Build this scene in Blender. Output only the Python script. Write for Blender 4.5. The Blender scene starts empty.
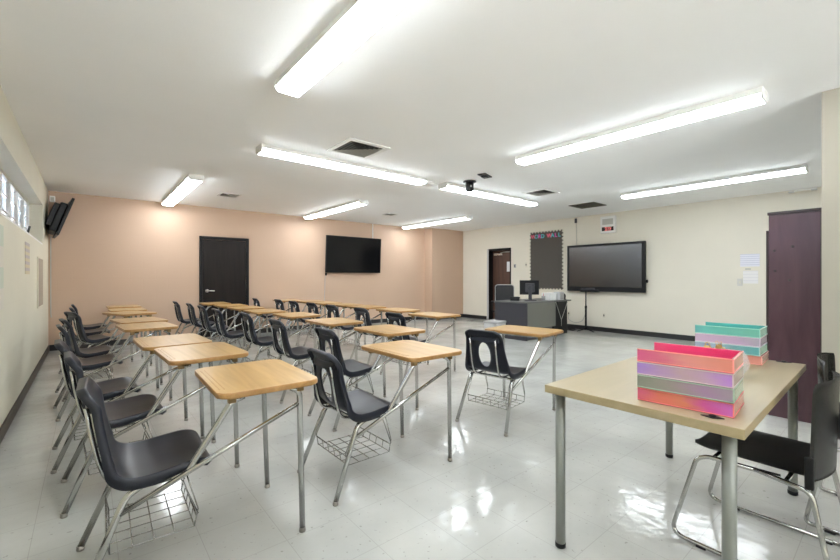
import bpy, bmesh, math, random
from mathutils import Vector, Matrix
random.seed(7)
scn = bpy.context.scene
COL = scn.collection
PI = math.pi
HC, W, L, Y0 = 2.671, 9.507, 9.094, -4.5      # ceiling height, right wall, far wall, rear wall

# ------------------------------------------------------------------ materials
def new_mat(name):
    m = bpy.data.materials.new(name); m.use_nodes = True
    nt = m.node_tree; b = nt.nodes['Principled BSDF']
    return m, nt, b

def plain(name, col, rough=0.5, metal=0.0, spec=0.5, coat=0.0):
    m, nt, b = new_mat(name)
    b.inputs['Base Color'].default_value = (*col, 1)
    b.inputs['Roughness'].default_value = rough
    b.inputs['Metallic'].default_value = metal
    b.inputs['Specular IOR Level'].default_value = spec
    b.inputs['Coat Weight'].default_value = coat
    # slight procedural surface variation
    n = nt.nodes.new('ShaderNodeTexNoise'); n.inputs['Scale'].default_value = 18; n.inputs['Detail'].default_value = 4
    tc = nt.nodes.new('ShaderNodeTexCoord'); nt.links.new(tc.outputs['Object'], n.inputs['Vector'])
    mr = nt.nodes.new('ShaderNodeMapRange')
    mr.inputs['To Min'].default_value = max(0.0, rough * .93); mr.inputs['To Max'].default_value = min(1, rough * 1.07)
    nt.links.new(n.outputs['Fac'], mr.inputs['Value']); nt.links.new(mr.outputs['Result'], b.inputs['Roughness'])
    return m

def paint(name, col, rough=0.6, var=0.03, bump=0.05, scale=60, courses=False, spec=0.3):
    m, nt, b = new_mat(name)
    N, K = nt.nodes, nt.links
    tc = N.new('ShaderNodeTexCoord')
    n = N.new('ShaderNodeTexNoise'); n.inputs['Scale'].default_value = 1.3; n.inputs['Detail'].default_value = 5
    K.new(tc.outputs['Object'], n.inputs['Vector'])
    r = N.new('ShaderNodeValToRGB')
    r.color_ramp.elements[0].position = .35; r.color_ramp.elements[1].position = .7
    r.color_ramp.elements[0].color = tuple(max(0, c * (1 - var)) for c in col) + (1,)
    r.color_ramp.elements[1].color = tuple(min(1, c * (1 + var)) for c in col) + (1,)
    K.new(n.outputs['Fac'], r.inputs['Fac']); K.new(r.outputs['Color'], b.inputs['Base Color'])
    b.inputs['Roughness'].default_value = rough; b.inputs['Specular IOR Level'].default_value = spec
    n2 = N.new('ShaderNodeTexNoise'); n2.inputs['Scale'].default_value = scale; n2.inputs['Detail'].default_value = 3
    K.new(tc.outputs['Object'], n2.inputs['Vector'])
    bp = N.new('ShaderNodeBump'); bp.inputs['Strength'].default_value = bump; bp.inputs['Distance'].default_value = .01
    K.new(n2.outputs['Fac'], bp.inputs['Height']); K.new(bp.outputs['Normal'], b.inputs['Normal'])
    if courses:                                   # faint block courses under the paint
        sx = N.new('ShaderNodeSeparateXYZ'); K.new(tc.outputs['Object'], sx.inputs[0])
        ad = N.new('ShaderNodeMath'); ad.operation = 'ADD'; K.new(sx.outputs['X'], ad.inputs[0]); K.new(sx.outputs['Y'], ad.inputs[1])
        cx = N.new('ShaderNodeCombineXYZ'); K.new(ad.outputs[0], cx.inputs['X']); K.new(sx.outputs['Z'], cx.inputs['Y'])
        br = N.new('ShaderNodeTexBrick'); br.inputs['Scale'].default_value = 1
        br.inputs['Brick Width'].default_value = .4; br.inputs['Row Height'].default_value = .2; br.inputs['Mortar Size'].default_value = .006
        br.inputs['Mortar Smooth'].default_value = 1
        K.new(cx.outputs[0], br.inputs['Vector'])
        b2 = N.new('ShaderNodeBump'); b2.invert = True; b2.inputs['Strength'].default_value = .18; b2.inputs['Distance'].default_value = .004
        K.new(br.outputs['Fac'], b2.inputs['Height']); K.new(bp.outputs['Normal'], b2.inputs['Normal'])
        K.new(b2.outputs['Normal'], b.inputs['Normal'])
    return m

def floor_mat():
    m, nt, b = new_mat('vinyl_tile'); N, K = nt.nodes, nt.links
    tc = N.new('ShaderNodeTexCoord')
    br = N.new('ShaderNodeTexBrick'); br.offset = 0; br.inputs['Scale'].default_value = 1
    br.inputs['Brick Width'].default_value = .305; br.inputs['Row Height'].default_value = .305
    br.inputs['Mortar Size'].default_value = .0016; br.inputs['Mortar Smooth'].default_value = .2
    br.inputs['Color1'].default_value = (.50, .505, .485, 1); br.inputs['Color2'].default_value = (.488, .492, .473, 1)
    br.inputs['Mortar'].default_value = (.40, .40, .38, 1)
    K.new(tc.outputs['Object'], br.inputs['Vector'])
    # chips
    vo = N.new('ShaderNodeTexNoise'); vo.inputs['Scale'].default_value = 42; vo.inputs['Detail'].default_value = 3
    K.new(tc.outputs['Object'], vo.inputs['Vector'])
    r = N.new('ShaderNodeValToRGB'); r.color_ramp.elements[0].position = .665; r.color_ramp.elements[1].position = .71
    K.new(vo.outputs['Fac'], r.inputs['Fac'])
    n = N.new('ShaderNodeTexNoise'); n.inputs['Scale'].default_value = 2.2; n.inputs['Detail'].default_value = 7
    K.new(tc.outputs['Object'], n.inputs['Vector'])
    r2 = N.new('ShaderNodeValToRGB'); r2.color_ramp.elements[0].color = (.86, .86, .85, 1); r2.color_ramp.elements[1].color = (1.06, 1.06, 1.05, 1)
    r2.color_ramp.elements[0].position = .3; r2.color_ramp.elements[1].position = .7
    K.new(n.outputs['Fac'], r2.inputs['Fac'])
    mx = N.new('ShaderNodeMixRGB'); mx.blend_type = 'MULTIPLY'; mx.inputs[0].default_value = 1
    K.new(br.outputs['Color'], mx.inputs[1]); K.new(r2.outputs['Color'], mx.inputs[2])
    mx2 = N.new('ShaderNodeMixRGB'); mx2.inputs[2].default_value = (.20, .195, .17, 1)
    sc = N.new('ShaderNodeMath'); sc.operation = 'MULTIPLY'; sc.inputs[1].default_value = .55
    K.new(r.outputs['Color'], sc.inputs[0]); K.new(sc.outputs[0], mx2.inputs[0])
    K.new(mx.outputs[0], mx2.inputs[1]); K.new(mx2.outputs[0], b.inputs['Base Color'])
    mr = N.new('ShaderNodeMapRange'); mr.inputs['From Min'].default_value = .3; mr.inputs['From Max'].default_value = .7
    mr.inputs['To Min'].default_value = .08; mr.inputs['To Max'].default_value = .19
    K.new(n.outputs['Fac'], mr.inputs['Value']); K.new(mr.outputs['Result'], b.inputs['Roughness'])
    b.inputs['Specular IOR Level'].default_value = .6
    w = N.new('ShaderNodeTexNoise'); w.inputs['Scale'].default_value = 9; w.inputs['Detail'].default_value = 2
    K.new(tc.outputs['Object'], w.inputs['Vector'])
    bp = N.new('ShaderNodeBump'); bp.inputs['Strength'].default_value = .20; bp.inputs['Distance'].default_value = .012
    K.new(w.outputs['Fac'], bp.inputs['Height']); K.new(bp.outputs['Normal'], b.inputs['Normal'])
    return m

def wood(name, c1, c2, rough=.32, stretch=(14, 1.1, 14), spec=.5, mid=None):
    m, nt, b = new_mat(name); N, K = nt.nodes, nt.links
    tc = N.new('ShaderNodeTexCoord'); oi = N.new('ShaderNodeObjectInfo')
    mul = N.new('ShaderNodeVectorMath'); mul.operation = 'SCALE'; mul.inputs['Scale'].default_value = 7
    K.new(oi.outputs['Location'], mul.inputs[0])
    ad = N.new('ShaderNodeVectorMath'); K.new(tc.outputs['Object'], ad.inputs[0]); K.new(mul.outputs[0], ad.inputs[1])
    mp = N.new('ShaderNodeMapping'); mp.inputs['Scale'].default_value = stretch
    K.new(ad.outputs[0], mp.inputs['Vector'])
    n = N.new('ShaderNodeTexNoise'); n.inputs['Scale'].default_value = 1.6; n.inputs['Detail'].default_value = 8; n.inputs['Distortion'].default_value = .6
    K.new(mp.outputs[0], n.inputs['Vector'])
    r = N.new('ShaderNodeValToRGB'); r.color_ramp.elements[0].position = .32; r.color_ramp.elements[1].position = .68
    r.color_ramp.elements[0].color = (*c1, 1); r.color_ramp.elements[1].color = (*c2, 1)
    K.new(n.outputs['Fac'], r.inputs['Fac']); K.new(r.outputs['Color'], b.inputs['Base Color'])
    b.inputs['Roughness'].default_value = rough; b.inputs['Specular IOR Level'].default_value = spec
    return m

def iridescent(name, stops, axis='Y', rough=.22):
    """plastic whose own colour runs through several hues along one side"""
    m, nt, b = new_mat(name); N, K = nt.nodes, nt.links
    stops = [tuple(c * .74 + .045 for c in q) for q in stops]
    tc = N.new('ShaderNodeTexCoord'); sx = N.new('ShaderNodeSeparateXYZ'); K.new(tc.outputs['Generated'], sx.inputs[0])
    n = N.new('ShaderNodeTexNoise'); n.inputs['Scale'].default_value = 2.5; K.new(tc.outputs['Generated'], n.inputs['Vector'])
    s = N.new('ShaderNodeMath'); s.operation = 'MULTIPLY_ADD'; s.inputs[1].default_value = .3; s.inputs[2].default_value = -.15
    K.new(n.outputs['Fac'], s.inputs[0])
    a = N.new('ShaderNodeMath'); K.new(sx.outputs[axis], a.inputs[0]); K.new(s.outputs[0], a.inputs[1])
    r = N.new('ShaderNodeValToRGB'); e = r.color_ramp.elements
    e[0].position = 0; e[0].color = (*stops[0], 1); e[1].position = 1; e[1].color = (*stops[-1], 1)
    for i in range(1, len(stops) - 1):
        x = e.new(i / (len(stops) - 1)); x.color = (*stops[i], 1)
    K.new(a.outputs[0], r.inputs['Fac']); K.new(r.outputs['Color'], b.inputs['Base Color'])
    b.inputs['Roughness'].default_value = rough; b.inputs['Coat Weight'].default_value = .5; b.inputs['Coat Roughness'].default_value = .1
    return m

def emit(name, col, s):
    m, nt, b = new_mat(name)
    b.inputs['Base Color'].default_value = (.8, .8, .8, 1)
    b.inputs['Emission Color'].default_value = (*col, 1); b.inputs['Emission Strength'].default_value = s
    return m

def glass(name, col=(1, 1, 1), rough=.0, ior=1.45):
    m, nt, b = new_mat(name)
    b.inputs['Base Color'].default_value = (*col, 1); b.inputs['Transmission Weight'].default_value = 1
    b.inputs['Roughness'].default_value = rough; b.inputs['IOR'].default_value = ior
    return m

def clear(name, col, alpha):
    m, nt, b = new_mat(name)
    b.inputs['Base Color'].default_value = (*col, 1); b.inputs['Alpha'].default_value = alpha
    b.inputs['Roughness'].default_value = .08
    return m

def stripes(name, base, line, scale, axis='Z', lo=.55):
    m, nt, b = new_mat(name); N, K = nt.nodes, nt.links
    tc = N.new('ShaderNodeTexCoord'); sx = N.new('ShaderNodeSeparateXYZ'); K.new(tc.outputs['Generated'], sx.inputs[0])
    a = N.new('ShaderNodeMath'); a.operation = 'MULTIPLY'; a.inputs[1].default_value = scale; K.new(sx.outputs[axis], a.inputs[0])
    f = N.new('ShaderNodeMath'); f.operation = 'FRACT'; K.new(a.outputs[0], f.inputs[0])
    g = N.new('ShaderNodeMath'); g.operation = 'GREATER_THAN'; g.inputs[1].default_value = lo; K.new(f.outputs[0], g.inputs[0])
    mx = N.new('ShaderNodeMixRGB'); mx.inputs[1].default_value = (*base, 1); mx.inputs[2].default_value = (*line, 1)
    K.new(g.outputs[0], mx.inputs[0]); K.new(mx.outputs[0], b.inputs['Base Color']); b.inputs['Roughness'].default_value = .7
    return m

M = {}
M['floor'] = floor_mat()
M['ceiling'] = paint('ceiling_paint', (.92, .925, .93), .85, .012, .12, 90)
M['peach'] = paint('peach_paint', (.565, .405, .298), .5, .02, .04, 50, True)
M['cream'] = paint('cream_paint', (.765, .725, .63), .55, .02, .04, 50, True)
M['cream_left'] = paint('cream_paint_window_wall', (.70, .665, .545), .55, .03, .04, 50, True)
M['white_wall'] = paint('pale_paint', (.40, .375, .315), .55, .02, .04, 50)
M['base'] = plain('black_vinyl_base', (.018, .017, .018), .4)
M['base_brown'] = plain('brown_vinyl_base', (.05, .035, .025), .45)
M['white_metal'] = plain('white_enamel', (.80, .80, .78), .4)
M['diffuser'] = emit('lamp_diffuser', (.90, .96, 1.0), 12.0)
M['shell'] = plain('navy_plastic', (.011, .013, .021), .37, spec=.40)
M['chrome'] = plain('chrome', (.47, .47, .455), .17, 1.0)
M['wire'] = plain('wire_chrome', (.36, .36, .345), .25, 1.0)
M['glide'] = plain('glide_metal', (.34, .32, .29), .3, .9)
M['oak'] = wood('oak_laminate', (.385, .225, .072), (.525, .335, .13), .3)
M['oak_dark'] = wood('oak_groove', (.34, .175, .055), (.45, .25, .09), .35)
M['bracket'] = plain('tan_bracket', (.24, .15, .055), .45)
M['birch'] = wood('birch_laminate', (.355, .295, .185), (.40, .335, .215), .34, (1.2, 10, 10))
M['birch_edge'] = wood('birch_edge', (.33, .265, .145), (.375, .305, .185), .4, (1.2, 10, 10))
M['silver'] = plain('silver_paint', (.235, .245, .225), .40, .3)
M['black_plastic'] = plain('black_plastic', (.007, .007, .008), .42, spec=.28)
M['gloss_black'] = plain('gloss_black_plastic', (.006, .006, .007), .26, spec=.35)
M['screen'] = plain('tv_glass', (.003, .003, .004), .14, spec=.35)
m_, nt_, b_ = new_mat('satin_screen_glass')
b_.inputs['Base Color'].default_value = (.018, .018, .018, 1); b_.inputs['Roughness'].default_value = .2; b_.inputs['Specular IOR Level'].default_value = 1.0; b_.inputs['Coat Weight'].default_value = .6; b_.inputs['Coat Roughness'].default_value = .25
M['board_screen'] = m_
M['door_black'] = wood('black_stained_door', (.009, .006, .005), (.016, .011, .009), .4, (9, 9, .8), .25)
M['door_frame'] = plain('black_door_frame', (.010, .009, .009), .5, spec=.25)
M['door_brown'] = wood('brown_door', (.075, .036, .025), (.115, .056, .038), .45, (9, 9, .8))
M['maroon'] = wood('dark_mahogany', (.058, .026, .036), (.092, .044, .056), .24, (6, 6, .9))
M['maroon_edge'] = plain('dark_mahogany_edge', (.022, .008, .009), .4)
M['steel'] = plain('satin_steel', (.66, .64, .60), .28, 1.0)
M['grille_dark'] = plain('grille_shadow', (.035, .034, .032), .8)  # stands for shade behind vent louvers; plain dark on hinges, latch and toggles
M['grille'] = plain('grille_metal', (.50, .49, .45), .5)
M['olive'] = plain('olive_grille', (.085, .08, .055), .6)
M['grey_plastic'] = plain('grey_plastic', (.36, .36, .36), .45)
M['light_grey'] = plain('light_grey_plastic', (.52, .52, .53), .4)
M['charcoal'] = plain('charcoal_laminate', (.042, .042, .052), .4)
M['ash'] = plain('grey_laminate', (.165, .165, .145), .45)
M['dark_top'] = plain('dark_desktop', (.12, .12, .115), .4)
M['mesh_black'] = plain('black_mesh', (.03, .03, .032), .7)
M['white_paper'] = plain('white_paper', (.82, .82, .82), .8)
M['beige'] = plain('ivory_plate', (.70, .66, .55), .5)
M['taupe'] = plain('taupe_board', (.095, .085, .076), .85)
M['panel_tan'] = plain('tan_panel', (.36, .30, .23), .7)
M['gold'] = plain('gold_metal', (.62, .40, .16), .3, 1.0)
M['red'] = plain('red_plastic', (.55, .04, .05), .4)
M['pink'] = plain('pink_card', (.80, .12, .22), .6)
M['teal'] = plain('teal_card', (.10, .50, .55), .6)
M['clearplastic'] = clear('clear_plastic', (.85, .87, .88), .22)
M['clear_pane'] = clear('window_glass', (.9, .95, 1), .08)

# ------------------------------------------------------------------ mesh helpers
def box(bm, x0, y0, z0, x1, y1, z1, bev=0.0, mi=0, seg=2):
    ps = [(x, y, z) for x in (x0, x1) for y in (y0, y1) for z in (z0, z1)]
    v = [bm.verts.new(p) for p in ps]
    idx = [(0, 1, 3, 2), (4, 6, 7, 5), (0, 4, 5, 1), (2, 3, 7, 6), (0, 2, 6, 4), (1, 5, 7, 3)]
    fs = [bm.faces.new([v[i] for i in q]) for q in idx]
    for f in fs: f.material_index = mi
    if bev > 0:
        es = list({e for f in fs for e in f.edges})
        r = bmesh.ops.bevel(bm, geom=es, offset=bev, segments=seg, profile=.5, affect='EDGES')
        for f in r['faces']: f.material_index = mi
    return fs

def fillet(pts, rad, n=5):
    pts = [Vector(p) for p in pts]; out = [pts[0]]
    for i in range(1, len(pts) - 1):
        a, b, c = pts[i - 1], pts[i], pts[i + 1]
        d1, d2 = (a - b), (c - b)
        r = min(rad, d1.length * .45, d2.length * .45)
        p, q = b + d1.normalized() * r, b + d2.normalized() * r
        for k in range(n + 1):
            t = k / n
            out.append((1 - t) ** 2 * p + 2 * t * (1 - t) * b + t * t * q)
    out.append(pts[-1]); return out

def tube(bm, pts, r, seg=10, rad=0.0, closed=False, mi=0):
    pts = fillet(pts, rad) if rad > 0 else [Vector(p) for p in pts]
    n = len(pts); rings = []
    t0 = (pts[1] - pts[0]).normalized()
    up = Vector((0, 0, 1)) if abs(t0.z) < .9 else Vector((1, 0, 0))
    nrm = t0.cross(up).normalized()
    for i, p in enumerate(pts):
        if closed: t = (pts[(i + 1) % n] - pts[i - 1]).normalized()
        elif i == 0: t = t0
        elif i == n - 1: t = (pts[i] - pts[i - 1]).normalized()
        else: t = ((pts[i + 1] - p).normalized() + (p - pts[i - 1]).normalized()).normalized()
        nrm = (nrm - t * nrm.dot(t)).normalized(); bi = t.cross(nrm)
        rings.append([bm.verts.new(p + r * (math.cos(2 * PI * k / seg) * nrm + math.sin(2 * PI * k / seg) * bi)) for k in range(seg)])
    for i in range(n if closed else n - 1):
        a, b = rings[i], rings[(i + 1) % n]
        for k in range(seg):
            f = bm.faces.new((a[k], a[(k + 1) % seg], b[(k + 1) % seg], b[k])); f.smooth = True; f.material_index = mi
    if not closed:
        f = bm.faces.new(list(reversed(rings[0]))); f.material_index = mi
        f = bm.faces.new(rings[-1]); f.material_index = mi

def lathe(bm, prof, cx=0, cy=0, cz=0, seg=20, axis='Z', mi=0, smooth=True):
    rings = []
    for r, z in prof:
        ring = []
        for k in range(seg):
            a = 2 * PI * k / seg; u, v = r * math.cos(a), r * math.sin(a)
            p = {'Z': (cx + u, cy + v, cz + z), 'Y': (cx + u, cy + z, cz + v), 'X': (cx + z, cy + u, cz + v)}[axis]
            ring.append(bm.verts.new(p))
        rings.append(ring)
    for i in range(len(rings) - 1):
        for k in range(seg):
            f = bm.faces.new((rings[i][k], rings[i][(k + 1) % seg], rings[i + 1][(k + 1) % seg], rings[i + 1][k]))
            f.smooth = smooth; f.material_index = mi
    for ring in (rings[0], rings[-1]):
        f = bm.faces.new(ring); f.material_index = mi

def rrect(x0, y0, x1, y1, r, n=6):
    out = []
    for cx, cy, a0 in ((x1 - r, y1 - r, 0), (x0 + r, y1 - r, 90), (x0 + r, y0 + r, 180), (x1 - r, y0 + r, 270)):
        for k in range(n + 1):
            a = math.radians(a0 + 90 * k / n); out.append((cx + r * math.cos(a), cy + r * math.sin(a)))
    return out

def prism(bm, outline, z0, z1, bev=0.0, mi=0, side_mi=None, axis='Z'):
    def P(u, v, w): return {'Z': (u, v, w), 'X': (w, u, v), 'Y': (u, w, v)}[axis]
    a = [bm.verts.new(P(u, v, z0)) for u, v in outline]; b = [bm.verts.new(P(u, v, z1)) for u, v in outline]
    n = len(a); fs = [bm.faces.new(list(reversed(a))), bm.faces.new(b)]
    cap = list(fs[0].edges) + list(fs[1].edges)
    for f in fs: f.material_index = mi
    for k in range(n):
        f = bm.faces.new((a[k], a[(k + 1) % n], b[(k + 1) % n], b[k])); f.material_index = mi if side_mi is None else side_mi
    if bev > 0:
        r = bmesh.ops.bevel(bm, geom=cap, offset=bev, segments=3, profile=.5, affect='EDGES')
        for f in r['faces']:
            f.smooth = True
            if side_mi is not None: f.material_index = side_mi
    return fs

def BM(): return bmesh.new()

def obj(name, bm, mats, parent=None, loc=None, smooth=False, recalc=True):
    if recalc: bmesh.ops.recalc_face_normals(bm, faces=bm.faces[:])
    me = bpy.data.meshes.new(name); bm.to_mesh(me); bm.free()
    if not isinstance(mats, (list, tuple)): mats = [mats]
    for m in mats: me.materials.append(m)
    if smooth:
        for p in me.polygons: p.use_smooth = True
    o = bpy.data.objects.new(name, me); COL.objects.link(o)
    if parent: o.parent = parent
    if loc: o.location = loc
    return o

def tag(o, label, cat, group=None):
    o['label'] = label; o['category'] = cat
    if group: o['group'] = group
    return o

def thing(name, label, cat, loc=(0, 0, 0), rz=0, group=None):
    o = bpy.data.objects.new(name, None); o.empty_display_size = .1; COL.objects.link(o)
    o.location = loc; o.rotation_euler = (0, 0, rz)
    return tag(o, label, cat, group)

def struct(o):
    o['kind'] = 'structure'; return o

def setting(name, loc=(0, 0, 0)):
    o = bpy.data.objects.new(name, None); o.empty_display_size = .1; COL.objects.link(o); o.location = loc
    return struct(o)

def copy_tree(o, parent=None):
    c = o.copy(); COL.objects.link(c)
    if parent: c.parent = parent
    for ch in o.children: copy_tree(ch, c)
    return c

def bx(name, mats, a, b, bev=0.0, parent=None):
    bm = BM(); box(bm, *a, *b, bev); return obj(name, bm, mats, parent)

# ------------------------------------------------------------------ setting
struct(bx('floor', M['floor'], (-.2, Y0, -.06), (W + .35, L + .2, 0)))
struct(bx('ceiling', M['ceiling'], (-.2, Y0, HC), (W + .35, L + .2, HC + .1)))
SILL, HEAD, WY0, WY1 = 1.70, 2.28, -4.0, 8.0
bm = BM()
box(bm, -.2, Y0, 0, 0, L, SILL); box(bm, -.2, Y0, HEAD, 0, L, HC)
box(bm, -.2, Y0, SILL, 0, WY0, HEAD); box(bm, -.2, WY1, SILL, 0, L, HEAD)
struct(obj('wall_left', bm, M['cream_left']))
struct(bx('wall_back', M['peach'], (-.2, L, 0), (W, L + .2, HC)))
CX0, CY0 = 8.215, 8.76
struct(bx('wall_corner', M['peach'], (CX0, CY0, 0), (W, L, HC)))
DY0, DY1, DZ = 6.95, 7.75, 2.02
bm = BM()
box(bm, W, Y0, 0, W + .35, DY0, HC); box(bm, W, DY1, 0, W + .35, L + .2, HC); box(bm, W, DY0, DZ, W + .35, DY1, HC)
struct(obj('wall_right', bm, M['cream']))
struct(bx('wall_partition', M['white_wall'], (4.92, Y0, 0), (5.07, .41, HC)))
bm = BM()
box(bm, -.2, Y0 - .2, 0, W + .35, Y0, .95); box(bm, -.2, Y0 - .2, 2.5, W + .35, Y0, HC)
for xa, xb in ((-.2, .6), (2.4, W + .35)): box(bm, xa, Y0 - .2, .95, xb, Y0, 2.5)
struct(obj('wall_rear', bm, M['cream']))
# baseboards
struct(bx('baseboard_left', M['base_brown'], (0, Y0, 0), (.014, L, .10), .003))
bm = BM(); box(bm, .014, L - .014, 0, 2.24, L, .10, .003); box(bm, 3.20, L - .014, 0, CX0, L, .10, .003)
struct(obj('baseboard_back', bm, M['base']))
bm = BM(); box(bm, CX0 - .014, CY0 - .014, 0, CX0, L - .014, .10, .003); box(bm, CX0, CY0 - .014, 0, W, CY0, .10, .003)
struct(obj('baseboard_corner', bm, M['base']))
bm = BM(); box(bm, W - .014, DY1 + .05, 0, W, CY0 - .014, .10, .003); box(bm, W - .014, Y0, 0, W, DY0 - .02, .10, .003)
struct(obj('baseboard_right', bm, M['base']))
struct(bx('baseboard_partition', M['base'], (4.906, Y0, 0), (4.92, .41, .10), .003))

# strip window in the left wall
m, nt, b = new_mat('frosted_pane')
b.inputs['Base Color'].default_value = (.58, .65, .74, 1); b.inputs['Transmission Weight'].default_value = 1
b.inputs['Roughness'].default_value = .12
n = nt.nodes.new('ShaderNodeTexNoise'); n.inputs['Scale'].default_value = 40
bp = nt.nodes.new('ShaderNodeBump'); bp.inputs['Strength'].default_value = .15
nt.links.new(n.outputs['Fac'], bp.inputs['Height']); nt.links.new(bp.outputs['Normal'], b.inputs['Normal'])
M['pane'] = m
win = setting('window_1', (-.17, 4.5, SILL))
NP = 20; dy = (WY1 - WY0) / NP
bm = BM()
for k in range(NP + 1):
    y = WY0 + k * dy - 4.5
    box(bm, -.025, max(y - .03, WY0 - 4.5), 0, .03, min(y + .03, WY1 - 4.5), HEAD - SILL, .004)
box(bm, -.025, WY0 - 4.5, 0, .03, WY1 - 4.5, .035); box(bm, -.025, WY0 - 4.5, HEAD - SILL - .035, .03, WY1 - 4.5, HEAD - SILL)
obj('window_frame', bm, M['white_metal'], win)
for k in range(NP):
    y0, y1 = WY0 + k * dy + .03 - 4.5, WY0 + (k + 1) * dy - .03 - 4.5
    p = bx('pane', M['pane'], (-.008, y0, .035), (-.002, y1, HEAD - SILL - .035), 0, win)
    bm = BM(); box(bm, -.012, y0, .19, .018, y1, .215, .003); box(bm, -.012, y0, .375, .012, y1, .388, .003)
    obj('glazing_bar', bm, M['steel'], p)
bm = BM(); box(bm, 0, WY0, 0, .185, WY1, .022, .004)
so = obj('window_sill', bm, M['white_metal'], win); so.location = (-.015, -4.5, .0)
bm = BM(); tube(bm, [(0, 0, 0), (.03, -.02, .03), (.05, -.06, .11)], .012, 8); box(bm, -.02, -.03, -.02, .03, .03, .02, .004)
lt = obj('window_latch', bm, M['grille_dark'], win); lt.location = (.05, 2.75, .075)

for n_, (xa, xb) in enumerate(((.6, 2.4),)):  # unseen rear window, added to let in fill light from behind the camera
    wn = setting(f'window_{n_ + 2}', ((xa + xb) / 2, Y0 - .12, .95)); hw_ = (xb - xa) / 2
    bm = BM()
    box(bm, -hw_, -.03, 0, -hw_ + .05, .03, 1.55); box(bm, hw_ - .05, -.03, 0, hw_, .03, 1.55)
    box(bm, -hw_ + .05, -.03, 0, hw_ - .05, .03, .05); box(bm, -hw_ + .05, -.03, 1.5, hw_ - .05, .03, 1.55); box(bm, -.03, -.03, .05, .03, .03, 1.5)
    obj('window_frame', bm, M['white_metal'], wn)
    bx('pane', M['clear_pane'], (-hw_ + .05, -.004, .05), (hw_ - .05, .0, 1.5), 0, wn)

# black door in the peach wall
d = setting('door_1', (2.72, L, 0))
bm = BM()
box(bm, -.48, -.03, 0, -.42, 0, 2.07, .004); box(bm, .42, -.03, 0, .48, 0, 2.07, .004); box(bm, -.42, -.03, 2.01, .42, 0, 2.07, .004)
obj('door_frame', bm, M['door_frame'], d)
obj('door_leaf', (lambda q: (box(q, -.415, -.018, .008, .415, 0, 2.005, .003), q)[1])(BM()), M['door_black'], d)
bm = BM(); lathe(bm, [(.034, 0), (.034, -.012), (.014, -.016), (.012, -.05)], -.34, -.018, .955, 16, 'Y')
tube(bm, [(-.34, -.065, .955), (-.30, -.07, .955), (-.21, -.068, .95)], .011, 8)
h = obj('door_handle', bm, M['steel'], d); h['label'] = 'satin steel lever handle'
for z in (.25, 1.0, 1.78):
    obj('hinge', (lambda q: (box(q, .40, -.034, z, .425, -.019, z + .09, .002), q)[1])(BM()), M['grille_dark'], d)

# recessed brown door in the cream wall
d = setting('door_2', (W, 7.35, 0))
bm = BM()
box(bm, -.012, .37, 0, .0, .43, DZ + .035); box(bm, 0.0, .385, 0, .235, .40, DZ); box(bm, 0, -.40, 0, .235, -.385, DZ)
box(bm, 0, -.385, DZ - .015, .235, .385, DZ); box(bm, -.012, -.43, DZ, 0, .37, DZ + .035); box(bm, -.012, -.43, 0, 0, -.40, DZ)
for f in bm.faces:
    c = f.calc_center_median(); f.material_index = 1 if (c.y > .365 and c.x <= 0.001) else 0
obj('door_frame', bm, [M['door_frame'], M['light_grey']], d)
bx('door_leaf', M['door_brown'], (.20, -.385, .008), (.235, .385, DZ - .015), .003, d)
bm = BM(); box(bm, .135, .02, 1.87, .20, .30, 1.93, .01); tube(bm, [(.15, .05, 1.945), (.10, -.10, 1.95), (.15, -.30, 1.955)], .012, 8, .03)
obj('door_closer', bm, M['steel'], d)
bx('notice', M['white_paper'], (.196, -.33, 1.40), (.20, -.13, 1.68), 0, d)
bm = BM(); lathe(bm, [(.03, 0), (.03, -.012), (.012, -.016), (.012, -.05)], .20, -.32, .98, 14, 'X'); tube(bm, [(.145, -.32, .98), (.145, -.22, .98)], .01, 8)
obj('door_handle', bm, M['steel'], d)

# ------------------------------------------------------------------ ceiling lights
def light_fixture(label, cx, cy, ln, along):
    t = thing('ceiling_light', label, 'ceiling light', (cx, cy, HC), 0 if along == 'Y' else PI / 2, 'fluorescent ceiling lights')
    h = ln / 2
    bm = BM(); prism(bm, [(-.092, 0), (-.101, -.052), (.101, -.052), (.092, 0)], -h + .004, h - .004, .002, axis='Y')
    obj('housing', bm, M['white_metal'], t)
    prof = [(-.096, -.052), (-.090, -.068), (-.070, -.082), (.070, -.082), (.090, -.068), (.096, -.052)]
    bm = BM(); prism(bm, prof, -h + .012, h - .012, 0, axis='Y')
    obj('diffuser', bm, M['diffuser'], t)
    prof2 = [(-.094, 0), (-.103, -.052), (-.093, -.070), (-.072, -.085), (.072, -.085), (.093, -.070), (.103, -.052), (.094, 0)]
    for s in (-1, 1):
        bm = BM(); prism(bm, prof2, s * (h - .012), s * h, 0, axis='Y'); obj('end_cap', bm, M['white_metal'], t)
    bm = BM(); prism(bm, [(x * 1.005, z * 1.01) for x, z in prof], -.004, .004, 0, axis='Y'); obj('joiner_band', bm, M['diffuser_band'], t)
    return t
M['diffuser_band'] = plain('diffuser_band', (.85, .85, .84), .5)
FX = [('long fluorescent ceiling light nearest the camera, cut off by the top edge', 1.66, 1.62, 2.64, 'Y'),
      ('fluorescent ceiling light across the room beside the large square air diffuser', 3.115, 4.50, 2.34, 'X'),
      ('fluorescent ceiling light across the room behind the black ceiling camera', 5.86, 4.50, 2.36, 'X'),
      ('fluorescent ceiling light nearest the peach wall, above the black door', 1.68, 7.63, 2.60, 'Y'),
      ('fluorescent ceiling light ending above the television on the peach wall', 4.45, 7.62, 2.46, 'Y'),
      ('fluorescent ceiling light ending beside the peach corner pillar', 7.33, 7.67, 2.46, 'Y'),
      ('large fluorescent ceiling light right of centre with a jointed diffuser', 4.53, 1.82, 2.28, 'Y'),
      ('fluorescent ceiling light above the cream wall, closest to the mahogany cabinet', 7.62, 1.94, 2.30, 'Y')]
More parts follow.
